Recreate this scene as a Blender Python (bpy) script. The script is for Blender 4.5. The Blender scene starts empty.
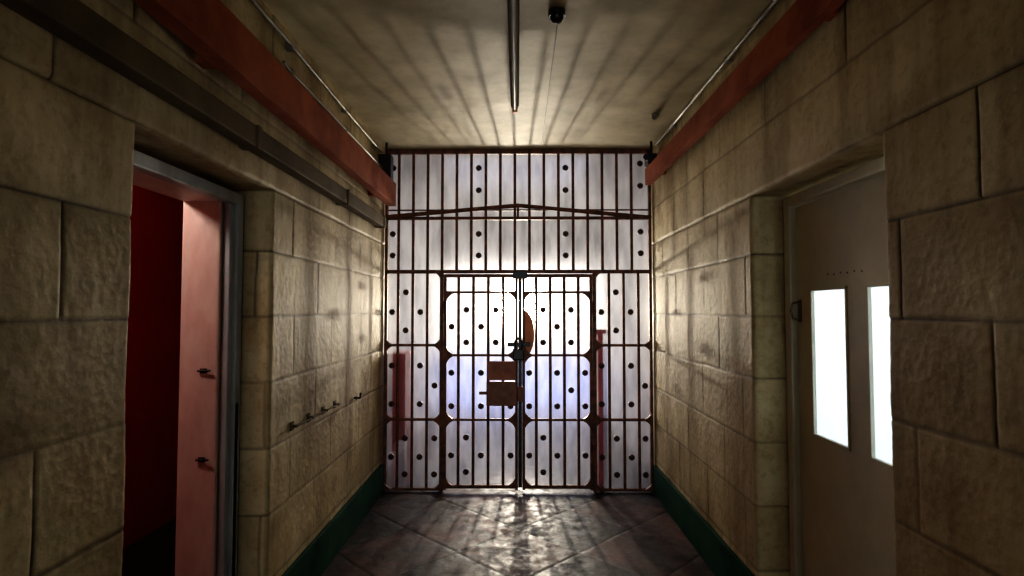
import bpy, math, random
import numpy as np
from mathutils import Vector
random.seed(3); rng=np.random.RandomState(7)
S=bpy.context.scene
COL=S.collection

# ------------------------------------------------------------ materials
def new_mat(name):
    m=bpy.data.materials.new(name); m.use_nodes=True
    nt=m.node_tree; b=nt.nodes['Principled BSDF']
    return m,nt,b
def N(nt,t,**kw):
    n=nt.nodes.new(t)
    for k,v in kw.items():
        if k in n.inputs: n.inputs[k].default_value=v
        else: setattr(n,k,v)
    return n
def L(nt,a,b): nt.links.new(a,b)
def coords(nt,scale=(1,1,1)):
    tc=N(nt,'ShaderNodeTexCoord'); mp=N(nt,'ShaderNodeMapping'); mp.inputs['Scale'].default_value=scale
    L(nt,tc.outputs['Object'],mp.inputs['Vector']); return mp.outputs['Vector']
def ramp(nt,src,p0,c0,p1,c1):
    r=N(nt,'ShaderNodeValToRGB'); e=r.color_ramp.elements
    e[0].position=p0; e[0].color=(*c0,1); e[1].position=p1; e[1].color=(*c1,1)
    L(nt,src,r.inputs['Fac']); return r
def mixc(nt,fac,a,b,mode='MIX'):
    m=N(nt,'ShaderNodeMix',data_type='RGBA',blend_type=mode)
    if isinstance(fac,(int,float)): m.inputs[0].default_value=fac
    else: L(nt,fac,m.inputs[0])
    for i,x in ((6,a),(7,b)):
        if isinstance(x,tuple): m.inputs[i].default_value=(*x,1)
        else: L(nt,x,m.inputs[i])
    return m.outputs[2]
def paint(name,c0,c1,rough=0.5,scale=6,bump=0.15,bscale=40,metal=0.0,stretch=(1,1,1),bdist=0.01,spec=0.5):
    m,nt,b=new_mat(name); v=coords(nt,stretch)
    n=N(nt,'ShaderNodeTexNoise',Scale=scale,Detail=6.0,Roughness=0.65); L(nt,v,n.inputs['Vector'])
    r=ramp(nt,n.outputs['Fac'],0.35,c0,0.65,c1); L(nt,r.outputs['Color'],b.inputs['Base Color'])
    n2=N(nt,'ShaderNodeTexNoise',Scale=bscale,Detail=4.0); L(nt,v,n2.inputs['Vector'])
    bp=N(nt,'ShaderNodeBump',Strength=bump,Distance=bdist); L(nt,n2.outputs['Fac'],bp.inputs['Height']); L(nt,bp.outputs['Normal'],b.inputs['Normal'])
    b.inputs['Roughness'].default_value=rough; b.inputs['Metallic'].default_value=metal
    b.inputs['Specular IOR Level'].default_value=spec
    return m

def wall_mat():
    m,nt,b=new_mat('painted_stone_block')
    v=coords(nt)
    j=N(nt,'ShaderNodeAttribute',attribute_name='joint'); t=N(nt,'ShaderNodeAttribute',attribute_name='tone')
    n=N(nt,'ShaderNodeTexNoise',Scale=2.2,Detail=7.0,Roughness=0.65); L(nt,v,n.inputs['Vector'])
    base=ramp(nt,n.outputs['Fac'],0.32,(0.46,0.345,0.165),0.68,(0.70,0.60,0.37)).outputs['Color']
    tr=ramp(nt,t.outputs['Fac'],0.0,(0.80,0.78,0.74),1.0,(1,1,1)).outputs['Color']
    base=mixc(nt,1.0,base,tr,'MULTIPLY')
    n3=N(nt,'ShaderNodeTexNoise',Scale=28.0,Detail=5.0,Roughness=0.7); L(nt,v,n3.inputs['Vector'])
    gr=ramp(nt,n3.outputs['Fac'],0.36,(0.62,0.56,0.46),0.50,(1,1,1)).outputs['Color']
    base=mixc(nt,0.5,base,gr,'MULTIPLY')
    v2=coords(nt,(1,1,0.12)); n4=N(nt,'ShaderNodeTexNoise',Scale=5.0,Detail=5.0,Roughness=0.6); L(nt,v2,n4.inputs['Vector'])
    g2=ramp(nt,n4.outputs['Fac'],0.36,(0.50,0.43,0.33),0.54,(1,1,1)).outputs['Color']
    base=mixc(nt,0.6,base,g2,'MULTIPLY')
    base=mixc(nt,j.outputs['Fac'],base,(0.05,0.03,0.015))
    L(nt,base,b.inputs['Base Color'])
    b.inputs['Roughness'].default_value=0.6; b.inputs['Specular IOR Level'].default_value=0.25
    f=N(nt,'ShaderNodeTexNoise',Scale=55.0,Detail=6.0,Roughness=0.6); L(nt,v,f.inputs['Vector'])
    vo=N(nt,'ShaderNodeTexVoronoi',Scale=30.0); L(nt,v,vo.inputs['Vector'])
    ad=N(nt,'ShaderNodeMath',operation='ADD'); L(nt,f.outputs['Fac'],ad.inputs[0]); L(nt,vo.outputs['Distance'],ad.inputs[1])
    bp=N(nt,'ShaderNodeBump',Strength=0.3,Distance=0.005); L(nt,ad.outputs[0],bp.inputs['Height']); L(nt,bp.outputs['Normal'],b.inputs['Normal'])
    return m
M_wall=wall_mat()
M_ceil=paint('ceiling_paint',(0.38,0.32,0.19),(0.60,0.53,0.34),rough=0.55,scale=1.6,bump=0.25,bscale=9,bdist=0.012,spec=0.28)
M_red=paint('red_beam_paint',(0.26,0.06,0.022),(0.40,0.115,0.04),rough=0.6,scale=5,spec=0.10)
M_trunk=paint('trunking_paint',(0.09,0.062,0.03),(0.14,0.10,0.05),rough=0.7,spec=0.10)
M_iron=paint('rusty_iron',(0.07,0.028,0.015),(0.26,0.09,0.04),rough=0.55,scale=14,bump=0.3,bscale=60,metal=0.1)
M_bolt=paint('bolt_iron',(0.04,0.02,0.015),(0.12,0.05,0.03),rough=0.5,scale=20,metal=0.2)
M_dark=paint('black_iron',(0.012,0.010,0.010),(0.03,0.022,0.018),rough=0.4,scale=20,metal=0.3)
M_green=paint('green_skirting_paint',(0.003,0.035,0.018),(0.008,0.07,0.035),rough=0.7,scale=4,spec=0.10)
M_pink=paint('pink_jamb_paint',(0.70,0.52,0.46),(0.86,0.73,0.67),rough=0.5,scale=7,stretch=(1,1,0.4))
M_redwall=paint('red_room_paint',(0.36,0.018,0.012),(0.48,0.03,0.02),rough=0.55,scale=2)
M_casing=paint('pale_casing_paint',(0.38,0.41,0.43),(0.55,0.60,0.64),rough=0.45,scale=9,stretch=(1,1,0.3))
M_door=paint('cream_door_paint',(0.70,0.70,0.58),(0.82,0.82,0.69),rough=0.42,scale=3,bump=0.08)
M_white=paint('white_wash',(0.50,0.48,0.44),(0.65,0.63,0.60),rough=0.7,scale=2)
M_brown=paint('brown_lock_plate',(0.20,0.07,0.035),(0.34,0.13,0.06),rough=0.5,scale=12)
M_plate=paint('rust_red_plate',(0.34,0.12,0.07),(0.50,0.20,0.12),rough=0.6,scale=12)
M_orange=paint('orange_plate_paint',(0.65,0.19,0.05),(0.80,0.28,0.09),rough=0.5)
M_galv=paint('grey_conduit',(0.16,0.14,0.11),(0.26,0.23,0.18),rough=0.4,metal=0.4)
M_tube=paint('tube_glass',(0.30,0.29,0.26),(0.36,0.35,0.30),rough=0.25,bump=0)
M_postred=paint('red_post_paint',(0.70,0.02,0.02),(0.85,0.05,0.04),rough=0.4)

def floor_mat():
    m,nt,b=new_mat('slate_tiles')
    v=coords(nt); j=N(nt,'ShaderNodeAttribute',attribute_name='joint'); t=N(nt,'ShaderNodeAttribute',attribute_name='tone')
    n=N(nt,'ShaderNodeTexNoise',Scale=3.5,Detail=8.0,Roughness=0.7); L(nt,v,n.inputs['Vector'])
    a=ramp(nt,n.outputs['Fac'],0.38,(0.014,0.012,0.014),0.64,(0.14,0.09,0.08)).outputs['Color']
    tt=ramp(nt,t.outputs['Fac'],0.0,(0.35,0.37,0.45),1.0,(1.5,0.95,0.8)).outputs['Color']
    a=mixc(nt,1.0,a,tt,'MULTIPLY')
    a=mixc(nt,j.outputs['Fac'],a,(0.004,0.003,0.003)); L(nt,a,b.inputs['Base Color'])
    n2=N(nt,'ShaderNodeTexNoise',Scale=9.0,Detail=6.0,Roughness=0.7); L(nt,v,n2.inputs['Vector'])
    rr=ramp(nt,n2.outputs['Fac'],0.35,(0.36,)*3,0.65,(0.72,)*3); L(nt,rr.outputs['Color'],b.inputs['Roughness'])
    b.inputs['Specular IOR Level'].default_value=0.42
    bp=N(nt,'ShaderNodeBump',Strength=0.5,Distance=0.008); L(nt,n2.outputs['Fac'],bp.inputs['Height']); L(nt,bp.outputs['Normal'],b.inputs['Normal'])
    return m
M_floor=floor_mat()

def panel_mat():
    m,nt,b=new_mat('frosted_panel')
    nt.nodes.remove(b); out=[n for n in nt.nodes if n.type=='OUTPUT_MATERIAL'][0]
    v=coords(nt,(1,1,0.25)); n=N(nt,'ShaderNodeTexNoise',Scale=11.0,Detail=5.0,Roughness=0.6); L(nt,v,n.inputs['Vector'])
    c=ramp(nt,n.outputs['Fac'],0.33,(0.27,0.28,0.33),0.62,(0.58,0.60,0.67)).outputs['Color']
    tl=N(nt,'ShaderNodeBsdfTranslucent'); L(nt,c,tl.inputs['Color'])
    rf=N(nt,'ShaderNodeBsdfRefraction',Roughness=0.46,IOR=1.35); rf.inputs['Color'].default_value=(0.92,0.92,0.96,1)
    tp=N(nt,'ShaderNodeBsdfTransparent')
    df=N(nt,'ShaderNodeBsdfPrincipled'); L(nt,c,df.inputs['Base Color']); df.inputs['Roughness'].default_value=0.4
    m1=N(nt,'ShaderNodeMixShader',Fac=0.55); L(nt,tl.outputs[0],m1.inputs[1]); L(nt,rf.outputs[0],m1.inputs[2])
    m2=N(nt,'ShaderNodeMixShader',Fac=0.34); L(nt,m1.outputs[0],m2.inputs[1]); L(nt,tp.outputs[0],m2.inputs[2])
    m3=N(nt,'ShaderNodeMixShader',Fac=0.10); L(nt,m2.outputs[0],m3.inputs[1]); L(nt,df.outputs[0],m3.inputs[2])
    L(nt,m3.outputs[0],out.inputs['Surface']); return m
M_panel=panel_mat()
def pane_mat():
    m,nt,b=new_mat('frosted_door_pane')
    nt.nodes.remove(b); out=[n for n in nt.nodes if n.type=='OUTPUT_MATERIAL'][0]
    tl=N(nt,'ShaderNodeBsdfTranslucent'); tl.inputs['Color'].default_value=(0.88,0.9,0.92,1)
    g=N(nt,'ShaderNodeBsdfGlossy',Roughness=0.2)
    m1=N(nt,'ShaderNodeMixShader',Fac=0.06); L(nt,tl.outputs[0],m1.inputs[1]); L(nt,g.outputs[0],m1.inputs[2])
    L(nt,m1.outputs[0],out.inputs['Surface']); return m
M_pane=pane_mat()

# ------------------------------------------------------------ geometry helpers
class MB:
    """accumulates parts into one mesh"""
    def __init__(s): s.v=[]; s.f=[]; s.sm=[]
    def add(s,vs,fs,smooth=False):
        o=len(s.v); s.v+=[tuple(x) for x in vs]; s.f+=[tuple(i+o for i in f) for f in fs]; s.sm+=[smooth]*len(fs)
    def box(s,x0,x1,y0,y1,z0,z1,bev=0.0):
        b=min(bev,(x1-x0)/2.01,(y1-y0)/2.01,(z1-z0)/2.01)
        if b<=0:
            vs=[(x,y,z) for x in(x0,x1) for y in(y0,y1) for z in(z0,z1)]
            s.add(vs,[(0,1,3,2),(4,6,7,5),(0,4,5,1),(2,3,7,6),(0,2,6,4),(1,5,7,3)]); return
        import bmesh
        bm=bmesh.new(); bmesh.ops.create_cube(bm,size=1)
        for v in bm.verts:
            v.co=Vector(((x0+x1)/2+v.co.x*(x1-x0),(y0+y1)/2+v.co.y*(y1-y0),(z0+z1)/2+v.co.z*(z1-z0)))
        bmesh.ops.bevel(bm,geom=bm.edges[:],offset=b,segments=2,affect='EDGES',profile=0.6)
        bm.verts.index_update()
        s.add([v.co[:] for v in bm.verts],[[v.index for v in f.verts] for f in bm.faces]); bm.free()
    def tube(s,pts,r,n=12,caps=True):
        pts=[Vector(p) for p in pts]; vs=[]; fs=[]
        up=None
        for i,p in enumerate(pts):
            d=((pts[min(i+1,len(pts)-1)]-pts[max(i-1,0)])).normalized()
            a=Vector((0,0,1)) if abs(d.z)<0.9 else Vector((1,0,0))
            u=d.cross(a).normalized() if up is None else (up-d*up.dot(d)).normalized(); up=u
            w=d.cross(u)
            rr=r[i] if isinstance(r,(list,tuple)) else r
            for k in range(n):
                t=2*math.pi*k/n; vs.append(p+u*math.cos(t)*rr+w*math.sin(t)*rr)
        for i in range(len(pts)-1):
            for k in range(n):
                k2=(k+1)%n; fs.append((i*n+k,i*n+k2,(i+1)*n+k2,(i+1)*n+k))
        s.add(vs,fs,True)
        if caps:
            s.add(vs[:n],[tuple(range(n))]); s.add(vs[-n:],[tuple(range(n))])
    def prism(s,poly,y0,y1):
        """poly in xz, extruded in y"""
        n=len(poly); vs=[(x,y0,z) for x,z in poly]+[(x,y1,z) for x,z in poly]
        fs=[tuple(range(n)),tuple(range(2*n-1,n-1,-1))]+[(i,(i+1)%n,(i+1)%n+n,i+n) for i in range(n)]
        s.add(vs,fs)
    def dome(s,c,r,h,axis,n=12,rings=4):
        c=Vector(c); ax=Vector(axis).normalized(); a=Vector((0,0,1)) if abs(ax.z)<0.9 else Vector((1,0,0))
        u=ax.cross(a).normalized(); w=ax.cross(u); vs=[]; fs=[]
        for i in range(rings):
            t=i/rings*math.pi/2
            for k in range(n):
                q=2*math.pi*k/n; vs.append(c+ax*h*math.sin(t)+(u*math.cos(q)+w*math.sin(q))*r*math.cos(t))
        vs.append(c+ax*h)
        for i in range(rings-1):
            for k in range(n): fs.append((i*n+k,i*n+(k+1)%n,(i+1)*n+(k+1)%n,(i+1)*n+k))
        for k in range(n): fs.append(((rings-1)*n+k,(rings-1)*n+(k+1)%n,rings*n))
        s.add(vs,fs,True)
    def obj(s,name,mat,parent=None):
        me=bpy.data.meshes.new(name); me.from_pydata(s.v,[],s.f); me.update()
        me.polygons.foreach_set('use_smooth',s.sm)
        me.materials.append(mat); o=bpy.data.objects.new(name,me); COL.objects.link(o)
        if parent: o.parent=parent
        return o
def empty(name,loc=(0,0,0)):
    o=bpy.data.objects.new(name,None); o.empty_display_size=0.1; COL.objects.link(o); return o

def vnoise(a,b,scale,seed):
    r=np.random.RandomState(seed); G=r.rand(257,257)
    x=a*scale+37.3; y=b*scale+91.7
    xi=np.floor(x).astype(int); yi=np.floor(y).astype(int); fx=x-xi; fy=y-yi
    fx=fx*fx*(3-2*fx); fy=fy*fy*(3-2*fy); xi%=256; yi%=256
    return (G[xi,yi]*(1-fx)+G[xi+1,yi]*fx)*(1-fy)+(G[xi,yi+1]*(1-fx)+G[xi+1,yi+1]*fx)*fy-0.5
def grids(parts):
    V=[];F=[];J=[];T=[];o=0
    for P,j,t in parts:
        nu,nv=P.shape[:2]; idx=np.arange(nu*nv).reshape(nu,nv)+o
        q=np.stack([idx[:-1,:-1],idx[1:,:-1],idx[1:,1:],idx[:-1,1:]],-1).reshape(-1,4)
        V.append(P.reshape(-1,3));F.append(q);J.append(j.ravel());T.append(t.ravel());o+=nu*nv
    return np.concatenate(V),np.concatenate(F),np.concatenate(J),np.concatenate(T)
def grid_obj(name,parts,mat):
    V,F,J,T=grids(parts); me=bpy.data.meshes.new(name)
    me.vertices.add(len(V)); me.vertices.foreach_set('co',V.astype(np.float32).ravel())
    me.loops.add(F.size); me.loops.foreach_set('vertex_index',F.astype(np.int32).ravel())
    me.polygons.add(len(F)); me.polygons.foreach_set('loop_start',np.arange(0,F.size,4,dtype=np.int32))
    me.update(calc_edges=True)
    me.polygons.foreach_set('use_smooth',np.ones(len(F),bool))
    for nm,d in (('joint',J),('tone',T)):
        a=me.attributes.new(nm,'FLOAT','POINT'); a.data.foreach_set('value',d.astype(np.float32))
    me.materials.append(mat); o=bpy.data.objects.new(name,me); COL.objects.link(o); return o

# ------------------------------------------------------------ dimensions
XW=1.30; ZC=3.30; YG=5.50; ZL=2.36; YB=-0.8; YE=5.62
COURSE=[-0.04,0.31,0.655,1.0,1.345,1.69,2.035,ZL,2.70,3.04,3.40]

def blocks(s,t,side,seed):
    ci=np.clip(np.searchsorted(COURSE,t.ravel(),side='right')-1,0,len(COURSE)-2).reshape(t.shape)
    wob=0.006*vnoise(s,t,3,seed+5)+0.004*vnoise(s,t,14,seed+6)
    C=np.array(COURSE); dz=np.minimum(np.abs(t+wob-C[ci]),np.abs(C[ci+1]-t-wob))
    ds=np.full(t.shape,9.0); tone=np.zeros(t.shape)
    for c in range(len(COURSE)-1):
        r=np.random.RandomState(seed*31+c); m=ci==c
        par=c%2 if side>0 else (c+1)%2
        pos=[-2.0]; off=(0.0 if par else 0.36)
        y=-1.6+off
        while y<7.5:
            pos.append(y+r.uniform(-0.05,0.05)); y+=0.70
        if c==7: pos=[p for p in pos if not (1.75<p<3.35)]
        pos=np.array(pos); sm=s[m]+wob[m]
        k=np.clip(np.searchsorted(pos,sm)-1,0,len(pos)-2)
        ds[m]=np.minimum(np.abs(sm-pos[k]),np.abs(pos[k+1]-sm)); tn=r.rand(len(pos)); tone[m]=tn[k]
    d=np.minimum(dz,ds)
    strength=0.35+0.9*np.clip(vnoise(s,t,2.5,seed+9)+0.5,0,1)
    g=strength*(-0.0048*np.exp(-(d/0.0055)**2))
    h=g+0.005*vnoise(s,t,3,seed)+0.0022*vnoise(s,t,11,seed+1)+0.0014*vnoise(s*1.5,t,28,seed+2)+0.0013*vnoise(s*1.3,t,62,seed+3)+(tone-0.5)*0.002
    j=np.clip(np.exp(-(d/0.0055)**2)*strength*0.85,0,0.9)
    return h,j,tone
def path_pts(segs,step):
    P=np.array(segs,float); L_=np.r_[0,np.cumsum(np.linalg.norm(np.diff(P,axis=0),axis=1))]
    n=int(L_[-1]/step)+2; s=np.linspace(0,L_[-1],n)
    X=np.interp(s,L_,P[:,0]); Y=np.interp(s,L_,P[:,1])
    dx=np.gradient(X,s); dy=np.gradient(Y,s); l=np.hypot(dx,dy)
    return X,Y,dx/l,dy/l,s

def build_wall(name,side,y0,y1,depth,seed,st=0.0085):
    parts=[]; r=0.028; xb=XW+depth
    pathA=[(XW,0.9)]+[(XW+r-r*math.cos(a),y0-r+r*math.sin(a)) for a in np.linspace(0,math.pi/2,8)]+[(xb,y0)]
    pathB=[(xb,y1)]+[(XW+r-r*math.sin(a),y1+r-r*math.cos(a)) for a in np.linspace(0,math.pi/2,8)]+[(XW,YE)]
    for pi,(path,zt) in enumerate(((pathA,ZL),(pathB,ZL))):
        X,Y,tx,ty,s=path_pts(path,st)
        nz=int((zt+0.02)/st); z=np.linspace(-0.02,zt,nz)
        nx=-ty; ny=tx
        sc=(s-s[-1]+YE) if pi else (0.9+s)
        SS,ZZ=np.meshgrid(sc,z,indexing='ij')
        h,j,t=blocks(SS,ZZ,side,seed)
        P=np.empty(SS.shape+(3,)); P[...,0]=side*(X[:,None]+nx[:,None]*h); P[...,1]=Y[:,None]+ny[:,None]*h; P[...,2]=ZZ
        parts.append((P,j,t))
    prof=[(xb,ZL)]+[(XW+r-r*math.sin(a),ZL+r-r*math.cos(a)) for a in np.linspace(0,math.pi/2,8)]+[(XW,ZC+0.03)]
    X,Z,tx,tz,s=path_pts(prof,st); nx=-tz; nzv=tx
    ys=np.arange(0.9,YE+st,st)
    tcoord=np.where(Z<ZL+0.004,ZL+0.05,Z)
    SS,TT=np.meshgrid(ys,tcoord,indexing='ij')
    h,j,t=blocks(SS,TT,side,seed)
    P=np.empty(SS.shape+(3,)); P[...,0]=side*(X[None,:]+nx[None,:]*h); P[...,1]=SS; P[...,2]=Z[None,:]+nzv[None,:]*h
    parts.append((P,j,t))
    ys=np.arange(YB,0.9+0.02,0.02); z=np.arange(-0.02,ZC+0.03,0.02)
    SS,ZZ=np.meshgrid(ys,z,indexing='ij'); h,j,t=blocks(SS,ZZ,side,seed)
    P=np.stack([side*(XW-h),SS,ZZ],-1); parts.append((P,j,t))
    return grid_obj(name,parts,M_wall)
LY0,LY1,RY0,RY1=1.91,2.98,2.03,3.16
build_wall('wall_left',-1,LY0,LY1,0.40,11)
build_wall('wall_right',1,RY0,RY1,0.27,23)

# floor ---------------------------------------------------
xs=np.arange(-1.42,1.43,0.012); ys=np.arange(YB,10.3,0.012)
XX,YY=np.meshgrid(xs,ys,indexing='ij'); TS=0.62
a=(XX+(YY-4.57))/math.sqrt(2)/TS; b_=(XX-(YY-4.57))/math.sqrt(2)/TS
wb=0.012*vnoise(XX,YY,4,3)
da=np.abs(a+wb-np.round(a+wb))*TS; db=np.abs(b_+wb-np.round(b_+wb))*TS
d=np.minimum(da,db); tid=(np.floor(a)*7.13+np.floor(b_)*3.71); tone=np.abs(np.sin(tid*12.9898)*43758.5453)%1
h=-0.004*np.exp(-(d/0.008)**2)+0.003*vnoise(XX,YY,3,8)+0.0012*vnoise(XX,YY,15,9)+(tone-.5)*0.002
j=np.exp(-(d/0.010)**2)
grid_obj('floor',[(np.stack([XX,YY,h-0.002],-1),j,tone)],M_floor)
# ceiling
xs=np.arange(-1.34,1.35,0.03); ys=np.arange(YB,YE,0.03); XX,YY=np.meshgrid(xs,ys,indexing='ij')
h=0.012*vnoise(XX,YY,1.6,21)+0.006*vnoise(XX,YY,5,22)
grid_obj('ceiling',[(np.stack([XX,YY,ZC+h],-1),h*0,h*0)],M_ceil)

# skirtings
for nm,sd,y1 in (('baseboard_left',-1,LY1+0.0),('baseboard_right',1,RY1+0.0)):
    b=MB(); x0,x1=sorted((sd*(XW-0.022),sd*(XW+0.01))); b.box(x0,x1,y1+0.02,YG-0.06,0.0,0.27,0.008)
    b.obj(nm,M_green)

# ------------------------------------------------------------ side rooms
def room(name,x0,x1,y0,y1,z1,matw,matf,open_x):
    p=empty(name)
    b=MB(); b.box(x0,x1,y0,y1,-0.06,-0.01); b.obj('room_floor',matf,p)
    b=MB(); b.box(x0,x1,y0,y1,z1,z1+0.05); b.obj('room_ceiling',matw,p)
    b=MB(); b.box(x0,x1,y0-0.05,y0,-0.01,z1); b.box(x0,x1,y1,y1+0.05,-0.01,z1)
    if open_x>0: b.box(x0-0.05,x0,y0,y1,-0.01,z1)
    else: b.box(x1,x1+0.05,y0,y1,-0.01,z1)
    b.obj('room_walls',matw,p); return p
room('side_room_red',-2.87,-1.74,0.4,5.6,2.9,M_redwall,M_dark,1)
room('side_room_white',1.62,3.3,0.6,4.6,3.0,M_white,M_white,-1)
b=MB()
b.box(-1.74,-1.70,0.4,LY0-0.02,0,2.9); b.box(-1.74,-1.70,LY1+0.0,5.6,0,2.9); b.box(-1.74,-1.70,LY0-0.02,LY1,2.37,2.9)
b.obj('wall_left_inner_face',M_redwall)
b=MB()
b.box(1.575,1.615,0.6,RY0-0.02,0,3.0); b.box(1.575,1.615,RY1+0.02,4.6,0,3.0); b.box(1.575,1.615,RY0-0.02,RY1+0.02,2.37,3.0)
b.obj('wall_right_inner_face',M_white)

# left door frame -----------------------------------------
p=empty('door_frame')
b=MB(); y0,y1=LY0+0.01,LY1-0.012
b.box(-1.505,-1.445,y1-0.06,y1,0,2.33,0.008); b.box(-1.505,-1.445,y0,y0+0.06,0,2.33,0.008); b.box(-1.505,-1.445,y0+0.06,y1-0.06,2.27,2.33,0.008)
b.box(-1.50,-1.465,y1-0.10,y1-0.055,0,2.27,0.006)
b.obj('casing',M_casing,p)
b=MB()
b.box(-1.70,-1.505,y1-0.12,y1,0,2.335,0.01); b.box(-1.70,-1.505,y0,y0+0.10,0,2.335,0.01); b.box(-1.70,-1.505,y0+0.10,y1-0.12,2.275,2.335,0.008)
b.obj('jamb_lining',M_pink,p)
b=MB()
for z in (1.42,0.98):
    b.dome((-1.575,y1-0.12,z),0.013,0.016,(0,-1,0)); b.box(-1.592,-1.558,y1-0.124,y1-0.118,z-0.012,z+0.012)
    b.tube([(-1.60,y1-0.13,z),(-1.535,y1-0.135,z+0.002)],0.005)
b.obj('lock_keeper',M_dark,p)
b=MB(); b.box(-1.462,-1.445,y1-0.062,y1-0.02,0.0,1.25,0.003); b.obj('steel_strike_strip',M_casing,p)

# right door ----------------------------------------------
p=empty('door_1')
b=MB(); y0,y1=RY0+0.005,RY1-0.005
b.box(1.47,1.56,y1-0.07,y1,0,2.345,0.01); b.box(1.47,1.56,y0,y0+0.05,0,2.345,0.01); b.box(1.47,1.56,y0+0.05,y1-0.07,2.285,2.345,0.01)
b.obj('door_frame_part',M_door,p)
yl0,yl1=y0+0.055,y1-0.075; zl0,zl1=0.01,2.28
wy=[(2.13,2.47),(2.615,2.94)]; wz0,wz1=1.085,1.835
b=MB(); X0,X1=1.505,1.55
b.box(X0,X1,yl0,yl1,zl0,wz0); b.box(X0,X1,yl0,yl1,wz1,zl1)
b.box(X0,X1,yl0,wy[0][0],wz0,wz1); b.box(X0,X1,wy[0][1],wy[1][0],wz0,wz1); b.box(X0,X1,wy[1][1],yl1,wz0,wz1)
b.obj('door_leaf',M_door,p)
b=MB()
for a0,a1 in wy:
    e=0.014
    b.box(X0-0.006,X0+0.012,a0,a0+e,wz0,wz1,0.003); b.box(X0-0.006,X0+0.012,a1-e,a1,wz0,wz1,0.003)
    b.box(X0-0.006,X0+0.012,a0,a1,wz0,wz0+e,0.003); b.box(X0-0.006,X0+0.012,a0,a1,wz1-e,wz1,0.003)
b.obj('glazing_bead',M_door,p)
b=MB()
for a0,a1 in wy: b.box(X0+0.016,X0+0.022,a0+0.002,a1-0.002,wz0+0.002,wz1-0.002)
b.obj('window_panes',M_pane,p)
b=MB()
b.box(X0-0.006,X0,3.035,3.065,1.66,1.78,0.002)
b.tube([(X0-0.004,3.05,1.77),(X0-0.04,3.05,1.76),(X0-0.05,3.05,1.72),(X0-0.04,3.05,1.68),(X0-0.004,3.05,1.67)],0.006)
for k in range(6): b.dome((X0,2.50+k*0.055,1.895+0.004*(k%2)),0.005,0.004,(-1,0,0),8,3)
b.obj('pull_handle',M_galv,p)

# ------------------------------------------------------------ beams, trunking, pipes
def channel(name,side,xface,y0,y1,z0,z1,w,mat):
    b=MB(); t=0.012
    def bx(xa,xb,za,zb):
        a,c=sorted((side*xa,side*xb)); b.box(a,c,y0,y1,za,zb,0.003)
    bx(xface,xface+t,z0,z1); bx(xface+t,xface+w,z0,z0+t); bx(xface+t,xface+w,z1-t,z1)
    a,c=sorted((side*(xface+t),side*(xface+w))); b.box(a,c,y1-t,y1,z0+t,z1-t)
    for yy in (y0+0.7,(y0+y1)/2,y1-0.3):
        a,c=sorted((side*(xface+w-0.002),side*(XW+0.002))); b.box(a,c,yy,yy+0.06,z0+0.04,z1-0.04)
    return b.obj(name,mat)
channel('steel_beam',-1,1.12,YB+0.1,5.18,2.68,2.89,0.075,M_red)
channel('steel_beam',1,1.18,YB+0.1,5.25,2.885,3.035,0.055,M_red)
b=MB(); b.box(-1.285,-1.21,YB+0.1,5.2,2.48,2.58,0.01)
for yy in (1.2,2.6,4.0,5.1): b.box(-1.296,-1.205,yy,yy+0.04,2.475,2.585,0.003)
b.obj('cable_trunking',M_trunk)
def pipe(name,pts,r,mat,clips=()):
    b=MB(); b.tube(pts,r)
    for c in clips: b.box(c[0]-0.02,c[0]+0.02,c[1]-0.02,c[1]+0.02,c[2]-0.02,c[2]+0.02,0.004)
    return b.obj(name,mat)
pipe('conduit_pipe',[(-1.262,1.9,3.19),(-1.262,3.0,3.20),(-1.262,4.2,3.19),(-1.262,5.2,3.19)],0.012,M_galv,[(-1.272,y,3.19) for y in (3.1,4.1,5.0)])
pipe('conduit_pipe',[(-1.262,3.0,3.06),(-1.262,3.1,3.05),(-1.262,5.2,3.05)],0.009,M_galv,[(-1.272,y,3.05) for y in (3.12,4.12)])
pipe('conduit_pipe',[(1.265,YB+0.2,3.24),(1.265,5.14,3.24)],0.014,M_galv,[(1.275,y,3.24) for y in (2.2,3.4,4.6)])
b=MB(); b.box(-1.297,-1.18,5.22,5.34,2.93,3.18,0.01); b.tube([(-1.235,5.28,3.18),(-1.235,5.28,3.30)],0.012); b.obj('junction_box',M_dark)
b=MB(); b.box(1.19,1.28,5.18,5.32,3.07,3.17,0.012); b.tube([(1.2,5.2,3.12),(1.15,5.06,3.10)],0.028); b.tube([(1.24,5.25,3.16),(1.24,5.25,3.30)],0.012); b.obj('security_camera',M_dark)
b=MB(); b.tube([(1.10,4.5,3.296),(1.10,4.5,3.27)],0.03); b.tube([(1.10,4.5,3.27),(1.07,4.42,3.24)],0.02); b.obj('ceiling_spotlight',M_galv)
pipe('ceiling_wire',[(0.215,3.0,3.288),(0.22,4.0,3.286),(0.225,5.3,3.288)],0.0035,M_galv)
b=MB(); b.tube([(0.205,2.93,3.294),(0.205,2.93,3.262)],0.045,20); b.dome((0.205,2.93,3.262),0.035,0.035,(0,0,-1),16,5); b.obj('smoke_detector',M_dark)
p=empty('fluorescent_batten_light')
b=MB(); b.prism([(-0.052,3.288),(0.008,3.288),(0.008,3.25),(-0.002,3.225),(-0.042,3.225),(-0.052,3.25)],2.0,4.18); b.obj('housing',M_trunk,p)
b=MB(); b.tube([(-0.022,2.06,3.20),(-0.022,4.12,3.20)],0.013); b.obj('tube',M_tube,p)
b=MB(); b.box(-0.04,-0.004,2.02,2.06,3.18,3.235,0.004); b.box(-0.04,-0.004,4.12,4.16,3.18,3.235,0.004); b.obj('lampholders',M_orange,p)
b=MB(); b.tube([(-1.272,3.26,1.06),(-1.272,4.06,1.06)],0.006)
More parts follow.
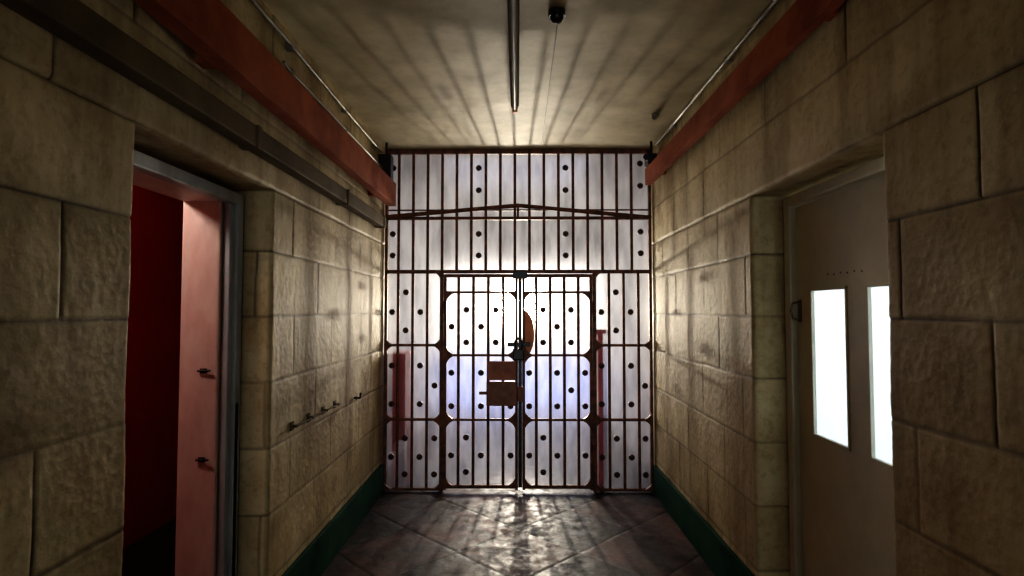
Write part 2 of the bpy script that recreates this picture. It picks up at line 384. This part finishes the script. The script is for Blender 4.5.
for y in (3.28,3.54,3.80,4.04): b.tube([(-1.305,y,1.06),(-1.264,y,1.06)],0.008); b.box(-1.301,-1.292,y-0.02,y+0.02,1.035,1.085,0.003)
b.obj('wall_hook_rail',M_trunk)
b=MB(); b.tube([(-1.305,4.54,1.03),(-1.255,4.54,1.03),(-1.25,4.54,1.07)],0.009); b.dome((-1.285,4.54,1.03),0.02,0.008,(1,0,0),10,3); b.obj('wall_hook',M_dark)

# ------------------------------------------------------------ the gate
G=empty('prison_gate')
xl,xr=-1.285,1.285
ZT=3.275; Zp=2.62; Zd=2.10; Zs=[2.10,1.39,0.68,0.02]
xpl,xpr=-0.735,0.735
leafs=[(-0.715,0.0),(0.04,0.715)]
b=MB()
def hbar(x0,x1,z,w=0.03,dp=0.018): b.box(x0,x1,YG-dp,YG+dp,z-w/2,z+w/2,0.003)
def vbar(x,z0,z1,w=0.03,dp=0.018): b.box(x-w/2,x+w/2,YG-dp,YG+dp,z0,z1,0.003)
hbar(xl,xr,ZT,0.05); hbar(xl,xr,Zp,0.03); hbar(xl,xr,Zd,0.035); 
vbar(xl+0.008,0,ZT,0.028); vbar(xr-0.008,0,ZT,0.028)
vbar(xpl,0,Zd,0.036,0.025); vbar(xpr,0,Zd,0.036,0.025)
for z in Zs[1:]:
    hbar(xl,xpl,z,0.024); hbar(xpr,xr,z,0.024)
b.tube([(xl,YG-0.03,2.63),(0.0,YG-0.03,2.74),(xr,YG-0.03,2.62)],0.02); vbar(0.0,Zp,2.74,0.022)
hbar(xl,xr,2.70,0.014,0.01)
b.obj('frame',M_iron,G)
SP=0.1413
b=MB(); xbars=[-1.16+SP*i for i in range(17)]
xb_=[x for x in xbars if x<xr-0.05]
for x in xb_:
    b.tube([(x,YG,Zp),(x,YG,ZT)],0.014,10); b.tube([(x,YG,Zd),(x,YG,Zp)],0.014,10)
side_l=[x for x in xb_ if x<xpl-0.05]; side_r=[-x for x in side_l]
for x in side_l+side_r: b.tube([(x,YG,0.02),(x,YG,Zd)],0.014,10)
b.obj('fixed_bars',M_iron,G)
leafbars=[]
for i,(a0,a1) in enumerate(leafs):
    b=MB()
    b.box(a0,a0+0.028,YG-0.03,YG+0.0,0.02,2.075,0.003); b.box(a1-0.028,a1,YG-0.03,YG+0.0,0.02,2.075,0.003)
    for z in (2.06,0.05): b.box(a0+0.028,a1-0.028,YG-0.03,YG,z-0.016,z+0.016,0.003)
    for z in (1.90,1.295,0.68): b.box(a0+0.028,a1-0.028,YG-0.024,YG-0.006,z-0.011,z+0.011,0.002)
    n=4; w=(a1-a0)/(n+1)
    for k in range(n):
        x=a0+w*(k+1); leafbars.append(x); b.tube([(x,YG-0.015,0.04),(x,YG-0.015,2.06)],0.0145,10)
    for z in (1.75,0.4):
        hx=a0 if i==0 else a1
        b.tube([(hx,YG-0.035,z-0.06),(hx,YG-0.035,z+0.06)],0.018)
    b.obj('gate_leaf_%d'%(i+1),M_iron,G)
def gusset(b,x,z,quads,r=0.12,y0=YG-0.034,y1=YG+0.004):
    for sx,sz in quads:
        poly=[(x,z)]+[(x+sx*(r-r*math.sin(t)),z+sz*(r-r*math.cos(t))) for t in np.linspace(0,math.pi/2,9)]
        b.prism(poly,y0,y1)
b=MB(); QR=[(1,1),(1,-1)]; QL=[(-1,1),(-1,-1)]
for z in Zs[1:3]:
    gusset(b,xl,z,QR); gusset(b,xr,z,QL); gusset(b,xpl,z,QL); gusset(b,xpr,z,QR)
gusset(b,xl,Zd,QR,0.05); gusset(b,xr,Zd,QL,0.05); gusset(b,xpl,Zd,[(-1,-1)]); gusset(b,xpr,Zd,[(1,-1)])
gusset(b,xl,0.02,[(1,1)]); gusset(b,xpl,0.02,[(-1,1)]); gusset(b,xpr,0.02,[(1,1)]); gusset(b,xr,0.02,[(-1,1)])
for a0,a1 in leafs:
    for z in (1.295,0.68): gusset(b,a0+0.02,z,QR); gusset(b,a1-0.02,z,QL)
    gusset(b,a0+0.02,1.90,[(1,-1)]); gusset(b,a1-0.02,1.90,[(-1,-1)])
    gusset(b,a0+0.02,0.05,[(1,1)]); gusset(b,a1-0.02,0.05,[(-1,1)])
b.obj('corner_gussets',M_iron,G)
b=MB(); py=YG+0.03
def sheet(x0,x1,z0,z1): b.add([(x0,py,z0),(x1,py,z0),(x1,py,z1),(x0,py,z1)],[(0,1,2,3)])
sheet(xl,xr,Zp,ZT+0.02); sheet(xl,xr,Zd,Zp)
for i in range(3):
    sheet(xl,xpl,Zs[i+1],Zs[i]); sheet(xpr,xr,Zs[i+1],Zs[i])
sheet(xpl,xpr,0.02,Zd)
b.obj('frosted_sheets',M_panel,G)
b=MB()
def bolt(x,z): 
    b.tube([(x,py-0.002,z),(x,py-0.012,z)],0.029,14); b.dome((x,py-0.012,z),0.015,0.012,(0,-1,0),8,3)
allb=[xl]+xb_+[xr]
for k in range(len(allb)-1):
    xm=(allb[k]+allb[k+1])/2
    if k in (0,6,12,17):
        for z in (3.14,2.92): bolt(xm,z+0.02*((k*7)%3-1))
    if k in (0,6,12,17):
        for z in (2.49,2.28): bolt(xm,z+0.02*((k*5)%3-1))
def cellbolts(xs,rows):
    for k in range(len(xs)-1):
        xm=(xs[k]+xs[k+1])/2
        for q,(z0,z1) in enumerate(rows):
            hgt=z1-z0; f=(0.2,0.72) if (k+q)%2 else (0.45,)
            if (k+q*2)%5==3: continue
            for ff in f: bolt(xm,z0+hgt*ff)
cellbolts([xl]+side_l+[xpl],[(Zs[i+1],Zs[i]) for i in range(3)])
cellbolts([xpr]+side_r[::-1]+[xr],[(Zs[i+1],Zs[i]) for i in range(3)])
for i,(a0,a1) in enumerate(leafs):
    cellbolts([a0]+leafbars[4*i:4*i+4]+[a1],[(0.05,0.68),(0.68,1.295),(1.295,1.90)])
b.obj('bolts',M_bolt,G)
b=MB(); b.box(-0.30,-0.01,YG-0.075,YG-0.032,0.82,1.05,0.008); b.box(-0.37,-0.30,YG-0.065,YG-0.045,0.925,0.955,0.004); b.box(0.0,0.06,YG-0.07,YG-0.04,0.86,1.0,0.004)
b.obj('lock_case',M_brown,G)
b=MB(); b.box(-0.29,-0.02,YG-0.045,YG-0.033,1.06,1.24,0.004); b.obj('lock_cover_plate',M_plate,G)
b=MB()
b.box(-0.05,0.06,YG-0.085,YG-0.045,1.25,1.36,0.012)
b.tube([(-0.03,YG-0.065,1.35),(-0.03,YG-0.065,1.43),(0.005,YG-0.065,1.46),(0.04,YG-0.065,1.43),(0.04,YG-0.065,1.35)],0.009)
b.box(-0.10,0.12,YG-0.05,YG-0.034,1.38,1.42,0.004)
b.box(-0.05,0.09,YG-0.06,YG-0.034,2.03,2.10,0.006)
b.box(0.002,0.038,YG-0.045,YG-0.03,0.05,2.03,0.004)
b.obj('padlock_and_hasp',M_dark,G)
b=MB(); poly=[(0.05,1.27)]+[(0.05+0.11*math.sin(t),1.50-0.23*math.cos(t)) for t in np.linspace(0,math.pi,16)]
b.prism(poly,YG+0.005,YG+0.018); b.obj('half_round_plate',M_orange,G)

# ------------------------------------------------------------ passage beyond the gate
XB=1.42
b=MB(); b.box(-XB-0.05,-XB,YE,10.3,0,3.4); b.obj('wall_passage_left',M_white)
b=MB(); b.box(XB,XB+0.05,YE,10.3,0,3.4); b.obj('wall_passage_right',M_white)
b=MB(); b.box(-XB,XB,YE,10.3,3.40,3.45); b.obj('ceiling_passage',M_white)
b=MB()
b.box(-XB-0.05,-XW-0.01,YE-0.05,YE,0,3.4); b.box(XW+0.01,XB+0.05,YE-0.05,YE,0,3.4); b.box(-XW,XW,YE-0.03,YE,3.31,3.42)
b.obj('trim_gate_reveal',M_wall)
b=MB(); b.box(-XB,XB,10.25,10.3,0,0.1); b.box(-XB,XB,10.25,10.3,2.45,3.4); b.box(-XB,-1.25,10.25,10.3,0.1,2.45); b.box(1.25,XB,10.25,10.3,0.1,2.45); b.obj('wall_passage_end',M_white)
b=MB(); b.box(-1.25,1.25,10.2,10.26,1.07,1.12,0.005); b.box(-1.25,1.25,10.2,10.26,0.07,0.12,0.005); b.box(-1.25,1.25,10.2,10.26,2.43,2.48,0.005)
for x in (-1.25,-0.42,0.38,1.21): b.box(x,x+0.04,10.2,10.26,0.1,2.45,0.005)
b.obj('window_1',M_casing)
b=MB(); b.box(0.76,0.83,5.60,5.68,0,1.52,0.006); b.box(0.74,0.86,5.585,5.70,1.50,1.54,0.006); b.obj('red_post',M_postred)
b=MB(); b.box(-1.24,-1.06,5.64,5.79,0.45,1.32,0.01); b.box(-1.20,-1.10,5.62,5.64,0.55,1.2,0.01); b.box(-1.24,-1.21,5.66,5.77,0,0.45); b.box(-1.09,-1.06,5.66,5.77,0,0.45); b.obj('fire_hose_cabinet',M_postred)

# ------------------------------------------------------------ lights
def area(name,loc,rot,sx,sy,P,col,spread=None):
    l=bpy.data.lights.new(name,'AREA'); l.shape='RECTANGLE'; l.size=sx; l.size_y=sy; l.energy=P; l.color=col
    if spread: l.spread=math.radians(spread)
    o=bpy.data.objects.new(name,l); o.location=loc; o.rotation_euler=rot; COL.objects.link(o); return o
RX=math.radians
area('window_daylight',(0,10.18,1.78),(RX(-90),0,0),2.4,1.25,36,(1.0,0.94,0.84))
area('low_cool_fill',(0,10.18,0.6),(RX(-90),0,0),2.4,0.9,13,(0.52,0.58,1.0))  # added low cool fill, tints the lower gate panels bluish
area('passage_top_fill',(0,7.2,3.36),(0,0,0),1.6,2.0,4,(0.70,0.75,1.0))  # added cool fill under the closed passage ceiling, tints panels from below
l=bpy.data.lights.new('passage_lamp','SPOT'); l.energy=1250; l.shadow_soft_size=0.05; l.spot_size=RX(58); l.spot_blend=1.0; l.color=(1.0,0.91,0.74)
o=bpy.data.objects.new('passage_lamp',l); o.location=(0.02,9.7,1.75); o.rotation_euler=(RX(-90),0,0); COL.objects.link(o)
area('side_room_daylight',(2.9,2.6,1.7),(0,RX(90),0),1.6,1.8,30,(0.88,0.95,1.0))
area('front_fill',(0,-8.0,1.8),(RX(90),0,0),1.2,1.2,9,(0.86,0.95,1.0),45)  # unseen fill added behind the camera for the jamb and gate front
l=bpy.data.lights.new('red_room_fill','POINT'); l.energy=20; l.shadow_soft_size=0.1; l.color=(1,0.85,0.75)  # added fill that brightens the red room, stands for no fixture
o=bpy.data.objects.new('red_room_fill',l); o.location=(-2.1,2.3,2.6); COL.objects.link(o)
w=bpy.data.worlds.new('world'); S.world=w; w.use_nodes=True
w.node_tree.nodes['Background'].inputs[0].default_value=(0.8,0.9,1.0,1); w.node_tree.nodes['Background'].inputs[1].default_value=0.003

# ------------------------------------------------------------ camera
c=bpy.data.cameras.new('camera'); c.lens=20; c.sensor_width=36; c.clip_start=0.02
o=bpy.data.objects.new('camera',c); o.location=(0,0,1.72); o.rotation_euler=(RX(90+2.31),0,RX(0.6)); COL.objects.link(o); S.camera=o
S.view_settings.view_transform='Standard'
for lk in ('High Contrast','Standard - High Contrast'):
    try: S.view_settings.look=lk; break
    except Exception: pass
print('LOOK',S.view_settings.look)
